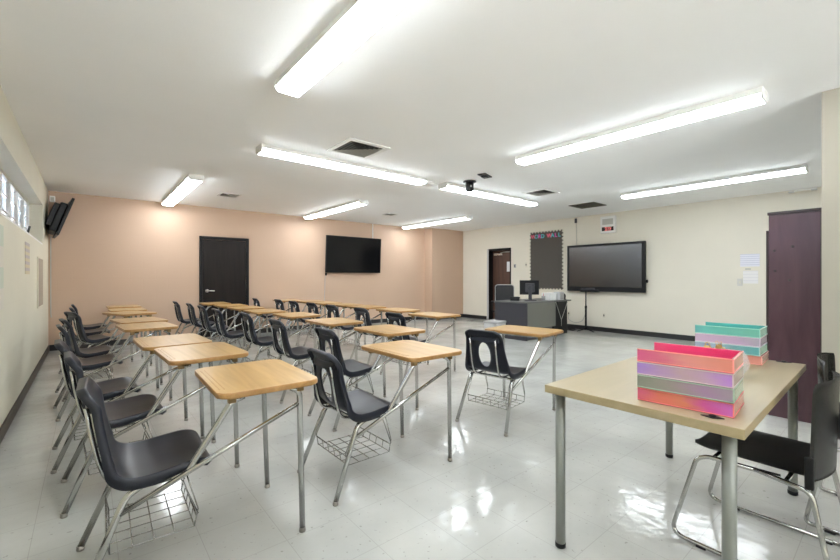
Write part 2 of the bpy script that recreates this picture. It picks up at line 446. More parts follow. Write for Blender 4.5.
FX += [('fluorescent ceiling light behind the camera on the window side', .9, -2.4, 2.4, 'Y'),  # unseen lights added behind the camera to brighten the room
       ('fluorescent ceiling light behind the camera beyond the partition', 7.4, -2.4, 2.4, 'Y')]
for f in FX: light_fixture(*f)

# air diffusers
def diffuser(label, cx, cy, s, name='air_diffuser'):
    t = thing(name, label, 'ceiling vent', (cx, cy, HC), 0, 'ceiling air vents')
    bx('backing', M['grille_dark'], (-s * .80, -s * .80, -.004), (s * .80, s * .80, 0), 0, t)
    bm = BM()
    for a, b_ in ((-1, -.8), (.8, 1)):
        box(bm, s * a, -s, -.014, s * b_, s, 0, .003); box(bm, -s * .8, s * a, -.014, s * .8, s * b_, 0, .003)
    obj('frame', bm, M['white_metal'], t)
    k = 5
    for i in range(k):
        r = s * (.74 - .145 * i)
        bm = BM(); q = [(r, r), (-r, r), (-r, -r), (r, -r)]; ri = r - .026
        qi = [(ri, ri), (-ri, ri), (-ri, -ri), (ri, -ri)]
        o_ = [bm.verts.new((x, y, -.016)) for x, y in q]; n_ = [bm.verts.new((x, y, -.005)) for x, y in qi]
        for j in range(4): bm.faces.new((o_[j], o_[(j + 1) % 4], n_[(j + 1) % 4], n_[j]))
        bmesh.ops.solidify(bm, geom=bm.faces[:], thickness=.002)
        obj('louver', bm, M['grille'], t)
diffuser('large square white framed air diffuser on the ceiling left of centre', 2.845, 3.91, .262)
diffuser('square white framed air diffuser on the ceiling right of the black ceiling camera', 6.42, 3.93, .225)
diffuser('small air diffuser on the ceiling above the black door', 2.41, 7.5, .165)
diffuser('small faint air diffuser on the ceiling near the peach corner pillar', 5.80, 7.45, .13)
t = thing('return_grille', 'flat olive grey return air grille on the ceiling near the cream wall', 'ceiling vent', (8.19, 4.03, HC), 0, 'ceiling air vents')
bm = BM()
for a, b_ in ((-.26, -.23), (.23, .26)):
    box(bm, a, -.26, -.012, b_, .26, 0, .002); box(bm, -.23, a, -.012, .23, b_, 0, .002)
obj('frame', bm, M['olive'], t)
bm = BM(); box(bm, -.23, -.23, -.004, .23, .23, 0)
for k in range(14): y = -.215 + k * .031; box(bm, -.23, y, -.011, .23, y + .012, -.004)
obj('slats', bm, M['olive'], t)
# ceiling camera and bracket
t = thing('ceiling_camera', 'black cylindrical camera hanging from a round ceiling flange', 'camera', (4.92, 4.16, HC))
bm = BM(); lathe(bm, [(.095, 0), (.10, -.012), (.085, -.025), (.05, -.03)], seg=24); obj('flange', bm, M['black_plastic'], t)
bm = BM(); lathe(bm, [(.06, -.025), (.062, -.10), (.066, -.13), (.05, -.155), (.02, -.16)], seg=24); obj('body', bm, M['black_plastic'], t)
bm = BM(); lathe(bm, [(.016, 0), (.016, -.006), (.008, -.008)], -.03, -.055, -.085, 12, 'Y'); obj('lens', bm, M['steel'], t)
t = thing('mounting_plate', 'flat black mounting plate on the ceiling beside the black camera', 'bracket', (4.83, 3.78, HC), .3)
bx('plate', M['black_plastic'], (-.12, -.06, -.016), (.12, .06, 0), .004, t)
bx('socket', M['black_plastic'], (-.05, -.04, -.035), (.06, .04, -.016), .006, t)
t = thing('junction_box', 'white junction box on the ceiling between two fluorescent lights', 'junction box', (4.47, 4.60, HC))
bx('box', M['white_metal'], (-.07, -.07, -.05), (.07, .07, 0), .006, t)
bm = BM(); tube(bm, [(-.07, .02, -.015), (-.20, .02, -.015)], .010, 8); tube(bm, [(.07, .02, -.015), (.20, .02, -.015)], .010, 8); obj('conduit', bm, M['white_metal'], t)
t = thing('door_sensor', 'small white sensor strip on the ceiling edge above the mahogany cabinet', 'sensor', (W, 1.05, HC))
bx('rail', M['white_metal'], (-.05, -.16, -.03), (0, .16, 0), .004, t); bx('head', M['light_grey'], (-.09, -.17, -.05), (-.03, -.10, -.03), .006, t); bx('head', M['light_grey'], (-.09, .10, -.05), (-.03, .17, -.03), .006, t)

# ------------------------------------------------------------------ student desks
PROF = [(0.028, 0.796, 0.1546), (0.036, 0.768, 0.1619), (0.046, 0.720, 0.1684), (0.056, 0.650, 0.1739), (0.070, 0.570, 0.1877),
        (0.086, 0.505, 0.2015), (0.112, 0.458, 0.2080), (0.160, 0.434, 0.2130), (0.230, 0.430, 0.2150), (0.330, 0.438, 0.2120), (0.405, 0.443, 0.2050),
        (0.445, 0.436, 0.1990), (0.460, 0.416, 0.1920)]
def catmull(P, t):
    n = len(P) - 1; x = t * n; i = min(int(x), n - 1); f = x - i
    p = [Vector(P[max(0, min(n, i + k))]) for k in (-1, 0, 1, 2)]
    return .5 * ((2 * p[1]) + (-p[0] + p[2]) * f + (2 * p[0] - 5 * p[1] + 4 * p[2] - p[3]) * f * f + (-p[0] + 3 * p[1] - 3 * p[2] + p[3]) * f ** 3)
TAB = [catmull(PROF, k / 400) for k in range(401)]
ARC = [0.0]
for k in range(400): ARC.append(ARC[-1] + math.hypot(TAB[k + 1].x - TAB[k].x, TAB[k + 1].y - TAB[k].y))
def prof_at(s):
    s = max(0, min(ARC[-1], s)); lo, hi = 0, 400
    while hi - lo > 1:
        m_ = (lo + hi) // 2
        if ARC[m_] <= s: lo = m_
        else: hi = m_
    f = (s - ARC[lo]) / max(1e-9, ARC[hi] - ARC[lo]); return TAB[lo].lerp(TAB[hi], f)
def shell_pt(u, s, off=0.0):
    p = prof_at(s); a, b_ = prof_at(s - .004), prof_at(s + .004)
    tx, tz = b_.x - a.x, b_.y - a.y; l = math.hypot(tx, tz); nx, nz = -tz / l, tx / l       # towards the sitter
    e1, e2 = s, ARC[-1] - s; w = p.z
    for e, rc in ((e1, .05), (e2, .045)):
        if e < rc: w -= rc - math.sqrt(max(0, rc * rc - (rc - e) ** 2))
    back = 1 if p.y > .5 else max(0, (p.y - .43) / .07)
    curl = (.030 * back + .012 * (1 - back)) * min(1, e1 / .08) * min(1, .25 + e2 / .12)
    d_ = curl * (abs(u) ** 2.4) + off
    return Vector((p.x + nx * d_, w * u, p.y + nz * d_))
def s_of_z(z):
    lo, hi = .03, .36
    for _ in range(40):
        m_ = (lo + hi) / 2
        if prof_at(m_).y > z: lo = m_
        else: hi = m_
    return lo
def shell_bm():
    bm = BM(); nu, nv = 28, 66; S = ARC[-1]
    ss = [S * (k / nv) for k in range(nv + 1)]; ss[0] = .0006; ss[-1] = S - .0006
    us = [math.sin(PI / 2 * (-1 + 2 * k / nu)) * .35 + (-1 + 2 * k / nu) * .65 for k in range(nu + 1)]
    HZ, RZ, RY = .590, .102, .057
    g = [[bm.verts.new(shell_pt(u, s)) for u in us] for s in ss]; par = {}
    for i, s in enumerate(ss):
        for j, u in enumerate(us): par[g[i][j]] = (u, s)
    ishole = lambda v: (v.co.x < .11 and v.co.z > .47 and (v.co.y / RY) ** 2 + ((v.co.z - HZ) / RZ) ** 2 < 1)
    inside = {v for v in par if ishole(v)}
    kept, hv = [], set()
    for i in range(nv):
        for j in range(nu):
            q = (g[i][j], g[i][j + 1], g[i + 1][j + 1], g[i + 1][j])
            k = sum(v in inside for v in q)
            if k == 4 or k >= 2:
                hv.update(q); continue
            kept.append(q)
    for q in kept: bm.faces.new(q).smooth = True
    lone = [v for v in bm.verts if not v.link_faces]
    bmesh.ops.delete(bm, geom=lone, context='VERTS')
    for v in hv:
        if not v.is_valid: continue
        ph = math.atan2((v.co.z - HZ) / RZ, v.co.y / RY)
        y, z = RY * math.cos(ph), HZ + RZ * math.sin(ph)
        s = s_of_z(z); p = prof_at(s); v.co = shell_pt(y / p.z, s)
    bmesh.ops.recalc_face_normals(bm, faces=bm.faces[:])
    c = [f for f in bm.faces if f.calc_center_median().z < .44 and .15 < f.calc_center_median().x < .35]
    if c and c[0].normal.z < 0: bmesh.ops.reverse_faces(bm, faces=bm.faces[:])
    # flange running round the shell's outer edge, turned back and down
    rim = [g[0][j] for j in range(nu + 1)] + [g[i][nu] for i in range(1, nv + 1)] + [g[nv][j] for j in range(nu - 1, -1, -1)] + [g[i][0] for i in range(nv - 1, 0, -1)]
    low, mid_ = [], []
    for v in rim:
        u, s_ = par[v]; q0 = shell_pt(u, s_); q1 = shell_pt(u, s_, -.01); n_ = (q1 - q0).normalized()
        depth = .030 + .014 * max(0, 1 - abs(q0.z - .45) / .10) * min(1, max(0, (.34 - q0.x) / .1)) if 0 < s_ else .03
        out = Vector((0, math.copysign(1, u) if abs(u) > .97 else 0, 0)); end = Vector((.0, 0, .5)) if s_ < .01 else (Vector((.5, 0, 0)) if s_ > S - .01 else Vector())
        mid_.append(bm.verts.new(q0 + n_ * .006 + (out + end) * .004)); low.append(bm.verts.new(q0 + n_ * depth + (out + end) * .007))
    m_n = len(rim)
    for k in range(m_n):
        k2 = (k + 1) % m_n
        for A_, B2 in ((rim, mid_), (mid_, low)):
            bm.faces.new((A_[k], B2[k], B2[k2], A_[k2])).smooth = True
    bmesh.ops.recalc_face_normals(bm, faces=bm.faces[:])
    c = [f for f in bm.faces if abs(f.calc_center_median().y) < .08 and f.calc_center_median().z < .45 and .2 < f.calc_center_median().x < .35]
    if c and c[0].normal.z < 0: bmesh.ops.reverse_faces(bm, faces=bm.faces[:])
    bmesh.ops.solidify(bm, geom=bm.faces[:], thickness=.006)
    # thick pocket behind the upper back that takes the uprights
    n0 = len(bm.faces); s0, s1 = .06, s_of_z(.70)
    def pk(off0, off1): return [[bm.verts.new(shell_pt(-.82 + 1.64 * j / 12, s0 + (s1 - s0) * i / 5, off0 + (off1 - off0) * i / 5)) for j in range(13)] for i in range(6)]
    A, B_ = pk(-.004, -.004), pk(-.009, -.026)
    for G in (A, B_):
        for i in range(5):
            for j in range(12): bm.faces.new((G[i][j], G[i][j + 1], G[i + 1][j + 1], G[i + 1][j])).smooth = True
    for j in range(12):
        bm.faces.new((A[0][j], A[0][j + 1], B_[0][j + 1], B_[0][j])); bm.faces.new((A[5][j], A[5][j + 1], B_[5][j + 1], B_[5][j]))
    for i in range(5):
        bm.faces.new((A[i][0], A[i + 1][0], B_[i + 1][0], B_[i][0])); bm.faces.new((A[i][12], A[i + 1][12], B_[i + 1][12], B_[i][12]))
    return bm

def make_desk():
    t = thing('student_desk', '', 'school desk', group='student desks with attached chairs')
    obj('seat_shell', shell_bm(), M['shell'], t)
    R = .0135
    # uprights behind the back, running under the seat
    for s in (-1, 1):
        bm = BM(); y = s * .122
        tube(bm, [(.030, y, .72), (.044, y, .62), (.066, y, .50), (.092, y, .425), (.15, y, .404), (.37, y, .412)], .0085, 8, .03)
        obj('back_upright', bm, M['chrome'], t)
    bm = BM()
    for s in (-1, 1): tube(bm, [(.165, s * .198, .402), (.36, s * .205, .409)], R, 10)
    tube(bm, [(.175, -.198, .396), (.175, .198, .396)], .010, 8); tube(bm, [(.345, -.205, .401), (.345, .205, .401)], .010, 8)
    obj('seat_frame', bm, M['chrome'], t)
    def leg(pts, foot, rad=.05):
        bm = BM(); tube(bm, pts, R, 12, rad); lg = obj('leg', bm, M['chrome'], t)
        bm = BM(); lathe(bm, [(.0136, .022), (.0150, .020), (.0150, .010), (.0165, .008), (.015, .001), (.010, 0)], foot[0], foot[1], 0, 14)
        obj('foot_glide', bm, M['glide'], lg)
    for s in (-1, 1):
        leg([(0, s * .235, .012), (.150, s * .203, .375), (.20, s * .199, .402), (.23, s * .199, .404)], (0, s * .235))
    leg([(.83, .268, .012), (.805, .262, .68), (.78, .20, .70), (.70, .10, .702)], (.83, .268), .04)
    leg([(.835, -.250, .012), (.815, -.262, .68), (.775, -.258, .703)], (.835, -.250), .04)
    bm = BM()
    tube(bm, [(.30, -.207, .406), (.352, -.212, .408), (.515, -.268, .690), (.565, -.262, .703)], R, 12, .04)
    obj('support_rail', bm, M['chrome'], t)
    bm = BM(); tube(bm, [(.125, -.210, .315), (.812, -.262, .625)], .0105, 10); obj('brace', bm, M['chrome'], t)
    bm = BM(); tube(bm, [(.56, -.26, .703), (.56, .24, .703)], .010, 8); tube(bm, [(.80, -.26, .703), (.80, .24, .703)], .010, 8)
    obj('top_rail', bm, M['chrome'], t)
    for x, y in ((.515, -.268), (.815, -.266), (.815, .262), (.53, .24)):
        bm = BM(); box(bm, x - .016, y - .014, .684, x + .016, y + .014, .721, .004); obj('bracket', bm, M['bracket'], t)
    # desktop
    bm = BM(); prism(bm, rrect(.452, -.332, .892, .276, .045), .717, .742, .008, 0, 1)
    obj('desktop', bm, [M['oak'], M['oak_dark']], t)
    bm = BM(); prism(bm, rrect(.470, -.25, .474, .20, .0019, 3), .742, .7428); prism(bm, rrect(.488, -.25, .492, .20, .0019, 3), .742, .7428)
    obj('pencil_groove', bm, M['oak_dark'], t)
    # wire book basket
    bm = BM(); w = .0026; zb = .165; x0, x1, y0, y1 = .10, .385, -.185, .185
    for k in range(6):
        y = y0 + (y1 - y0) * k / 5; tube(bm, [(x0 - .01, y, zb + .055), (x0, y, zb), (x1, y, zb), (x1 + .008, y, zb + .045)], w, 6)
    for k in range(5):
        x = x0 + (x1 - x0) * k / 4; tube(bm, [(x, y0, zb + .004), (x, y1, zb + .004)], w, 6)
    tube(bm, [(x0 - .01, y0, zb + .055), (x0 - .01, y1, zb + .055)], .0035, 6)
    tube(bm, [(x1 + .008, y0, zb + .045), (x1 + .008, y1, zb + .045)], .0035, 6)
    for s in (y0, y1):
        tube(bm, [(x0, s, zb), (x0 - .012, s, zb + .07), (.165, s, .39)], .003, 6)
        tube(bm, [(x1, s, zb), (.400, s, zb + .07), (.355, s, .40)], .003, 6); tube(bm, [(.40, s, zb + .05), (.33, s, .40)], .003, 6)
    obj('book_basket', bm, M['wire'], t)
    return t

ORD = ['nearest', 'second', 'third', 'fourth', 'fifth', 'sixth', 'seventh', 'eighth']
R_ = math.radians
rowA = [(.475, 2.12, -1.5), (.405, 2.965, 2), (.335, 3.62, 2), (.29, 4.83, 5), (.29, 5.52, 9), (.315, 6.63, 20), (.30, 7.58, 2), (.30, 8.44, 2)]
rowB = [(1.53, 2.18, 0), (2.015, 3.12, 0), (1.955, 4.10, 0), (1.95, 5.13, 0), (1.83, 6.02, 0), (1.81, 6.86, 0), (1.78, 7.62, 0), (1.70, 8.42, 0)]
rowC = [(3.36, 3.98, 1), (3.46, 4.93, 0), (3.44, 5.79, 0), (3.43, 6.50, 0), (3.40, 7.22, 0), (3.38, 7.92, 0), (3.16, 8.62, -4)]
proto = make_desk(); first = True
def place(x, y, r, label, group):
    global first
    o = proto if first else copy_tree(proto); first = False
    o.location = (x, y, 0); o.rotation_euler = (0, 0, R_(r)); tag(o, label, 'school desk', group)
for rows, where, grp in ((rowA, 'in the window row', 'desks along the window wall'),
                         (rowB, 'in the middle row', 'desks in the middle row'),
                         (rowC, 'in the far row', 'desks in the far row')):
    for i, (x, y, r) in enumerate(rows):
        what = 'oak topped student desk with navy chair'
        if rows is rowA and i == 5: what = 'student desk turned askew with navy chair'
        pos = (ORD[i] + ' to the camera') if i == 0 else (ORD[i] + ' from the camera')
        if i == len(rows) - 1: pos = 'farthest from the camera'
        place(x, y, r, f'{what}, {pos} {where}', grp)
place(2.955, 2.19, 8, 'oak topped student desk standing alone between the rows and the birch table', 'lone student desk')

# ------------------------------------------------------------------ birch table
t = thing('table', 'birch topped table with four round silver legs in the right foreground', 'table', (2.863, .697, 0), R_(1.0))
TX, TY = .748, .360
bm = BM(); box(bm, -TX, -TY, .70, TX, TY, .734, .0025)
for f in bm.faces: f.material_index = 0 if abs(f.normal.z) > .5 else 1
bm.normal_update()
for f in bm.faces: f.material_index = 0 if abs(f.normal.z) > .5 else 1
obj('tabletop', bm, [M['birch'], M['birch_edge']], t)
for x in (-1, 1):
    for y in (-1, 1):
        bm = BM(); lathe(bm, [(.0215, .02), (.0215, .70)], x * (TX - .05), y * (TY - .05), 0, 20); lg = obj('leg', bm, M['silver'], t)
        bm = BM(); lathe(bm, [(.018, 0), (.023, .004), (.023, .022), (.018, .024)], x * (TX - .05), y * (TY - .05), 0, 20); c = obj('foot_cap', bm, M['black_plastic'], lg)
        c['label'] = 'black plastic foot cap'
# trays
def tray_mats(key, front, end, inner):
    return [iridescent(key + '_side', front), iridescent(key + '_end', end, 'X'), iridescent(key + '_inside', inner)]
def tray(label, x, y, z, mats, group, jitter=0.0, w=.232, ln=.305, rim=(.95, .75, .72)):
    """open ended letter tray: two long walls, one end wall, a floor; (x, y) is the corner nearest the camera's left"""
    t = thing('letter_tray', label, 'letter tray', (x + w / 2, y - ln / 2, z), jitter, group)
    h = .0498; a, b_ = w / 2, ln / 2; k = .007
    bm = BM(); box(bm, -a, -b_, 0, a, b_, .004, .001); 
    for f in bm.faces: f.material_index = 0
    obj('floor', bm, [mats[2]], t)
    bm = BM()
    box(bm, -a, -b_, .004, -a + k, b_, h, .0015); box(bm, a - k, -b_, .004, a, b_, h, .0015)
    box(bm, -a + k, -b_, .004, a - k, -b_ + k, h, .0015); bm.normal_update()
    for f in bm.faces:
        c = f.calc_center_median()
        if f.normal.y < -.5: f.material_index = 1
        elif (abs(f.normal.x) > .5 and abs(c.x) < a - k * .6) or f.normal.y > .5: f.material_index = 2
        else: f.material_index = 0
    obj('walls', bm, mats, t)
    bm = BM()
    box(bm, -a - .0012, -b_ - .0012, h - .003, -a + .002, b_, h + .0008, .0004); box(bm, -a - .0012, -b_ - .0012, .002, -a + .002, b_, .0055, .0004)
    box(bm, -a, -b_ - .0012, h - .003, a, -b_ + .002, h + .0008, .0004); box(bm, -a, -b_ - .0012, .002, a, -b_ + .002, .0055, .0004)
    box(bm, -a - .0012, -b_ - .0012, .002, -a + .003, -b_ + .003, h, .0004)
    obj('edge_trim', bm, plain('tray_trim', rim, .3), t)  # lighter strips stand for highlights along the tray edges
    return t
ZT = .7345
PK = (.78, .07, .22); CO = (.85, .22, .17); VI = (.42, .22, .72); MA = (.56, .34, .44); GR = (.30, .29, .24); MI = (.32, .62, .45)
# Generated Y runs from the near end (0) to the far end (1)
pk = [('bottom hot pink and orange letter tray of the pink stack', tray_mats('t1', [(.70, .12, .62), (.72, .06, .38), (.80, .20, .10), (.82, .16, .10), (.78, .08, .22)], [(.85, .30, .28), (.80, .40, .36)], [(.6, .05, .2), (.6, .05, .2)]), (.85, .22, .22)),
      ('grey green letter tray second from the bottom of the pink stack', tray_mats('t2', [(.36, .27, .36), (.40, .22, .42), (.36, .26, .30), (.30, .28, .24), (.24, .26, .20)], [(.36, .66, .50), (.45, .62, .52)], [(.3, .3, .28), (.3, .3, .28)]), (.36, .48, .38)),
      ('lavender letter tray third from the bottom of the pink stack', tray_mats('t3', [(.50, .20, .72), (.56, .34, .52), (.55, .36, .42), (.52, .30, .58), (.40, .20, .70)], [(.62, .44, .42), (.60, .50, .46)], [(.5, .3, .5), (.5, .3, .5)]), (.62, .50, .52)),
      ('hot pink and coral letter tray on top of the pink stack', tray_mats('t4', [(.86, .24, .17), (.86, .28, .22), (.82, .26, .25), (.80, .12, .24), (.78, .06, .25)], [(.88, .36, .28), (.86, .44, .34)], [(.82, .02, .17), (.85, .03, .19)]), (.90, .30, .26))]
for i, (lb, ms, rim) in enumerate(pk):
    tray(lb, 2.203 + (.004 if i == 0 else 0), .688, ZT + i * .0515, ms, 'pink stack of letter trays', .085 + (0, .008, -.004, .004)[i], rim=rim)
tl = [('coral letter tray at the bottom of the teal stack', tray_mats('u1', [(.84, .30, .24), (.82, .34, .28), (.80, .26, .22)], [(.86, .36, .28), (.84, .42, .32)], [(.8, .3, .25), (.8, .3, .25)]), (.88, .42, .36)),
      ('blue teal letter tray second from the bottom of the teal stack', tray_mats('u2', [(.08, .42, .44), (.16, .44, .50), (.30, .42, .62), (.40, .46, .66)], [(.20, .60, .48), (.26, .66, .54)], [(.1, .45, .45), (.1, .45, .45)]), (.50, .70, .70)),
      ('lilac letter tray third from the bottom of the teal stack', tray_mats('u3', [(.44, .40, .52), (.60, .42, .68), (.66, .46, .72), (.66, .48, .72)], [(.60, .46, .68), (.66, .54, .70)], [(.6, .4, .65), (.6, .4, .65)]), (.66, .56, .68)),
      ('bright teal letter tray on top of the teal stack', tray_mats('u4', [(.16, .58, .46), (.12, .56, .46), (.08, .54, .48), (.10, .54, .54)], [(.24, .62, .52), (.30, .66, .56)], [(.04, .48, .44), (.05, .50, .46)]), (.34, .70, .62))]
for i, (lb, ms, rim) in enumerate(tl):
    tray(lb, 3.365 + (.006 if i == 0 else 0), .818 - (.006 if i == 0 else 0), ZT + i * .0500, ms, 'teal stack of letter trays', .04 + (.01, -.006, .008, 0)[i], w=.245, rim=rim)
# fishbowl with clips
t = thing('bowl', 'clear plastic bowl holding gold clips on the birch table between the tray stacks', 'bowl', (2.965, .585, ZT))
bm = BM(); pr = [(.05, 0), (.085, .012), (.108, .045), (.112, .07), (.100, .105), (.088, .122)]
lathe(bm, pr + [(r - .003, z) for r, z in reversed(pr[1:])] + [(.05, .004)], seg=32); obj('wall', bm, M['clearplastic'], t)
clips = [(2.925, .635, .125, 0), (2.975, .60, .128, 1), (2.99, .55, .02, 2), (3.01, .53, .05, 3), (2.95, .60, .03, 0), (2.93, .57, .06, 1), (2.98, .62, .07, 2), (2.965, .58, .10, 3)]
for x, y, z, k in clips:
    t = thing('binder_clip', 'small gold binder clip heaped in the clear bowl on the birch table', 'binder clip', (x, y, ZT + z), k * 1.1, 'gold clips in the clear bowl')
    bm = BM(); prism(bm, [(-.010, 0), (.010, 0), (.003, .018), (-.003, .018)], -.014, .014, 0, axis='Y'); obj('clip_body', bm, M['gold'] if k != 3 else M['black_plastic'], t)
    bm = BM(); tube(bm, [(-.004, -.010, .016), (-.012, -.006, .034), (-.012, .006, .034), (-.004, .010, .016)], .0014, 6, .004); tube(bm, [(.004, -.010, .016), (.012, -.006, .034), (.012, .006, .034), (.004, .010, .016)], .0014, 6, .004)
    obj('clip_wire', bm, M['gold'], t)
# dark caps on the tabletop
for x, y, lb in ((2.180, .425, 'black diamond shaped cap on the birch table in front of the pink stack'), (3.588, .440, 'black diamond shaped cap on the birch table near its far right corner')):
    t = thing('grommet', lb, 'cap', (x, y, ZT), .2, 'black caps on the birch table')
    bm = BM(); prism(bm, [(-.016, 0), (0, -.034), (.016, 0), (0, .034)], 0, .004, .001); obj('plate', bm, M['black_plastic'], t)
    bm = BM(); lathe(bm, [(.012, .004), (.011, .008), (.005, .010)], 0, 0, 0, 14); obj('knob', bm, M['black_plastic'], t)

# ------------------------------------------------------------------ sled base chairs
def make_sled_chair():
    t = thing('stacking_chair', '', 'chair')
    def surf(fn, nu, nv, th):
        bm = BM(); g = [[bm.verts.new(fn(-1 + 2 * j / nu, i / nv)) for j in range(nu + 1)] for i in range(nv + 1)]
        for i in range(nv):
            for j in range(nu): bm.faces.new((g[i][j], g[i][j + 1], g[i + 1][j + 1], g[i + 1][j])).smooth = True
        bmesh.ops.solidify(bm, geom=bm.faces[:], thickness=th); return bm
    def rnd(e, rc): return rc - math.sqrt(max(0, rc * rc - (rc - min(e, rc)) ** 2))
    def seat(u, v):
        y = .225 - v * .43; w = .222 - rnd(v * .43, .10) - rnd((1 - v) * .43, .03)
        z = .436 + .012 * abs(u) ** 3 - .008 * max(0, 1 - v / .14) ** 2 - .012 * math.sin(PI * v) * (1 - u * u)
        return Vector((w * u, y, z))
    obj('seat', surf(seat, 16, 24, .026), M['black_plastic'], t)
    def back(u, v):
        z = .425 + v * .380; w = .238 + .006 * v - rnd((1 - v) * .380, .06) * .9 - rnd(v * .385, .02)
        y = -.190 - .012 * v - .045 * (1 - u * u); z += .012 * (1 - u * u) * v
        return Vector((w * u, y, z))
    obj('backrest', surf(back, 18, 22, .012), M['gloss_black'], t)
    for s in (-1, 1):
        bm = BM()
        tube(bm, [(s * .19, -.10, .405), (s * .205, .15, .405), (s * .215, .19, .385), (s * .25, .285, .012), (s * .25, .10, .012), (s * .25, -.20, .012)], .0095, 10, .06)
        tube(bm, [(s * .25, -.20, .012), (s * .25, -.268, .012), (s * .225, -.196, .392), (s * .20, -.02, .408)], .0095, 10, .03)
        fr = obj('sled_frame', bm, M['chrome'], t)
        for y in (.16, -.18):
            bm = BM(); box(bm, s * .25 - .013, y - .02, 0, s * .25 + .013, y + .02, .012, .004); obj('floor_pad', bm, M['black_plastic'], fr)
        bm = BM(); box(bm, s * .236 - .008, -.205, .405, s * .236 + .008, -.178, .53, .005); obj('side_bracket', bm, M['black_plastic'], t)
    bm = BM(); tube(bm, [(-.205, .13, .402), (.205, .13, .402)], .009, 8); tube(bm, [(-.20, -.12, .402), (.20, -.12, .402)], .009, 8)
    obj('cross_bar', bm, M['chrome'], t)
    return t
c1 = make_sled_chair(); c1.location = (2.885, .415, 0); c1.rotation_euler = (0, 0, R_(-2))
tag(c1, 'black plastic chair on chrome sled base pushed under the birch table', 'chair', 'black sled base chairs')
c2 = copy_tree(c1); c2.location = (3.49, .045, 0); c2.rotation_euler = (0, 0, PI)
tag(c2, 'black chair at the right edge, mostly hidden behind the chair at the birch table', 'chair', 'black sled base chairs')

# mahogany cabinet
t = thing('cabinet', 'tall dark mahogany cabinet behind the birch table at the right', 'cabinet', (5.16, .775, 0))
bx('body', M['maroon'], (.012, -.92, .0), (.46, -.008, 1.785), .002, t)
bm = BM(); box(bm, 0, -.93, 1.775, .47, 0, 1.80, .002); box(bm, 0, -.93, 0, .03, -.905, 1.775, .002); box(bm, 0, -.352, 0, .012, -.335, 1.775, .002)
obj('edge_frame', bm, M['maroon_edge'], t)
bx('side_rail', M['maroon_edge'], (.02, -.006, .0), (.05, .012, 1.64), .002, t)
for y, z in ((-.165, 1.49), (-.145, 1.20), (-.045, 1.46), (-.05, 1.28)):
    bm = BM(); lathe(bm, [(.011, 0.004), (.010, -.003), (.005, -.005)], .012, y, z, 10, 'X'); obj('peg', bm, M['maroon_edge'], t)

# ------------------------------------------------------------------ televisions and wall things
def wall_tv(label, loc, rot, w, h, th, bez, scr, extra=None):
    t = thing('television', label, 'television', loc); t.rotation_euler = rot
    bm = BM(); box(bm, -w / 2, -th, -h / 2, w / 2, 0, h / 2, .006)
    obj('casing', bm, M['black_plastic'], t)
    bx('screen', scr, (-w / 2 + bez, -th - .002, -h / 2 + bez), (w / 2 - bez, -th, h / 2 - bez), 0, t)
    return t
tv = wall_tv('black wall television hung on the peach wall with a cable below', (5.785, L - .062, 1.81), (R_(3), 0, 0), 1.60, .92, .045, .014, M['screen'])
bx('wall_mount', M['black_plastic'], (-.3, 0, -.2), (.3, .045, .25), 0, tv)
bm = BM(); tube(bm, [(5.02, L - .03, 1.36), (5.00, L - .012, 1.20), (4.985, L - .012, .70), (4.98, L - .012, .35)], .006, 6, .05)
tag(obj('tv_cable', bm, M['light_grey']), 'thin pale cable hanging below the television on the peach wall', 'cable')
bx('plug', M['black_plastic'], (5.0, L - .035, 1.28), (5.04, L - .008, 1.345), .004, bpy.data.objects['tv_cable'])
bm = BM(); box(bm, 6.377, L - .022, 2.26, 6.399, L, HC, .003)
tag(obj('cable_raceway', bm, M['white_metal']), 'white vertical cable raceway from ceiling to the peach wall television', 'raceway')
# left television, tipped forward
tv = wall_tv('black television tipped forward on the window wall near the peach corner', (.185, 8.66, 2.18), (0, 0, 0), .76, .62, .035, .012, M['screen'])
tv.rotation_euler = (R_(18), 0, PI / 2 + R_(6))
bm = BM(); box(bm, -.34, 0, -.27, .34, .10, .20, .02); obj('rear_cover', bm, M['black_plastic'], tv)
bm = BM(); box(bm, -.36, .10, -.20, .36, .16, .16, .006); obj('wall_mount', bm, M['black_plastic'], tv)
t = thing('wall_speaker', 'small white box high on the peach wall above the tipped television', 'speaker', (.052, L - .0015, 2.535))
bx('case', M['white_metal'], (-.034, -.06, -.05), (.034, 0, .05), .008, t); bx('grille', M['grille'], (-.022, -.063, -.035), (.022, -.059, .025), .001, t)
bm = BM(); tube(bm, [(.03, 9.07, 1.92), (.03, 9.07, .62), (.04, 9.07, .56)], .008, 8)
tag(obj('corner_cord', bm, M['grille']), 'thin cord running down the corner below the tipped television', 'cord')
# papers on the window wall
pm = stripes('chart_print', (.62, .54, .36), (.50, .44, .42), 5, 'Z', .5)
tag(bx('wall_chart', pm, (0, 5.86, 1.26), (.004, 6.27, 1.60)), 'narrow printed chart taped on the window wall below the window', 'poster')
pm2 = stripes('poster_print', (.68, .64, .56), (.56, .60, .50), 2, 'Z', .5)
tag(bx('poster', pm2, (0, 3.9, .98), (.004, 4.45, 1.62)), 'pale poster at the left edge of the photo on the window wall', 'poster')
t = thing('wall_panel', 'tan recessed looking panel low on the window wall near the corner', 'panel', (0, 7.5, 1.16))
bx('panel_face', M['panel_tan'], (0, -.36, -.32), (.012, .36, .32), .002, t)
bm = BM()
box(bm, 0, -.375, -.335, .016, -.36, .335, .003); box(bm, 0, .36, -.335, .016, .375, .335, .003); box(bm, 0, -.36, .32, .016, .36, .335, .003); box(bm, 0, -.36, -.335, .016, .36, -.32, .003)
obj('panel_frame', bm, M['cream_left'], t)

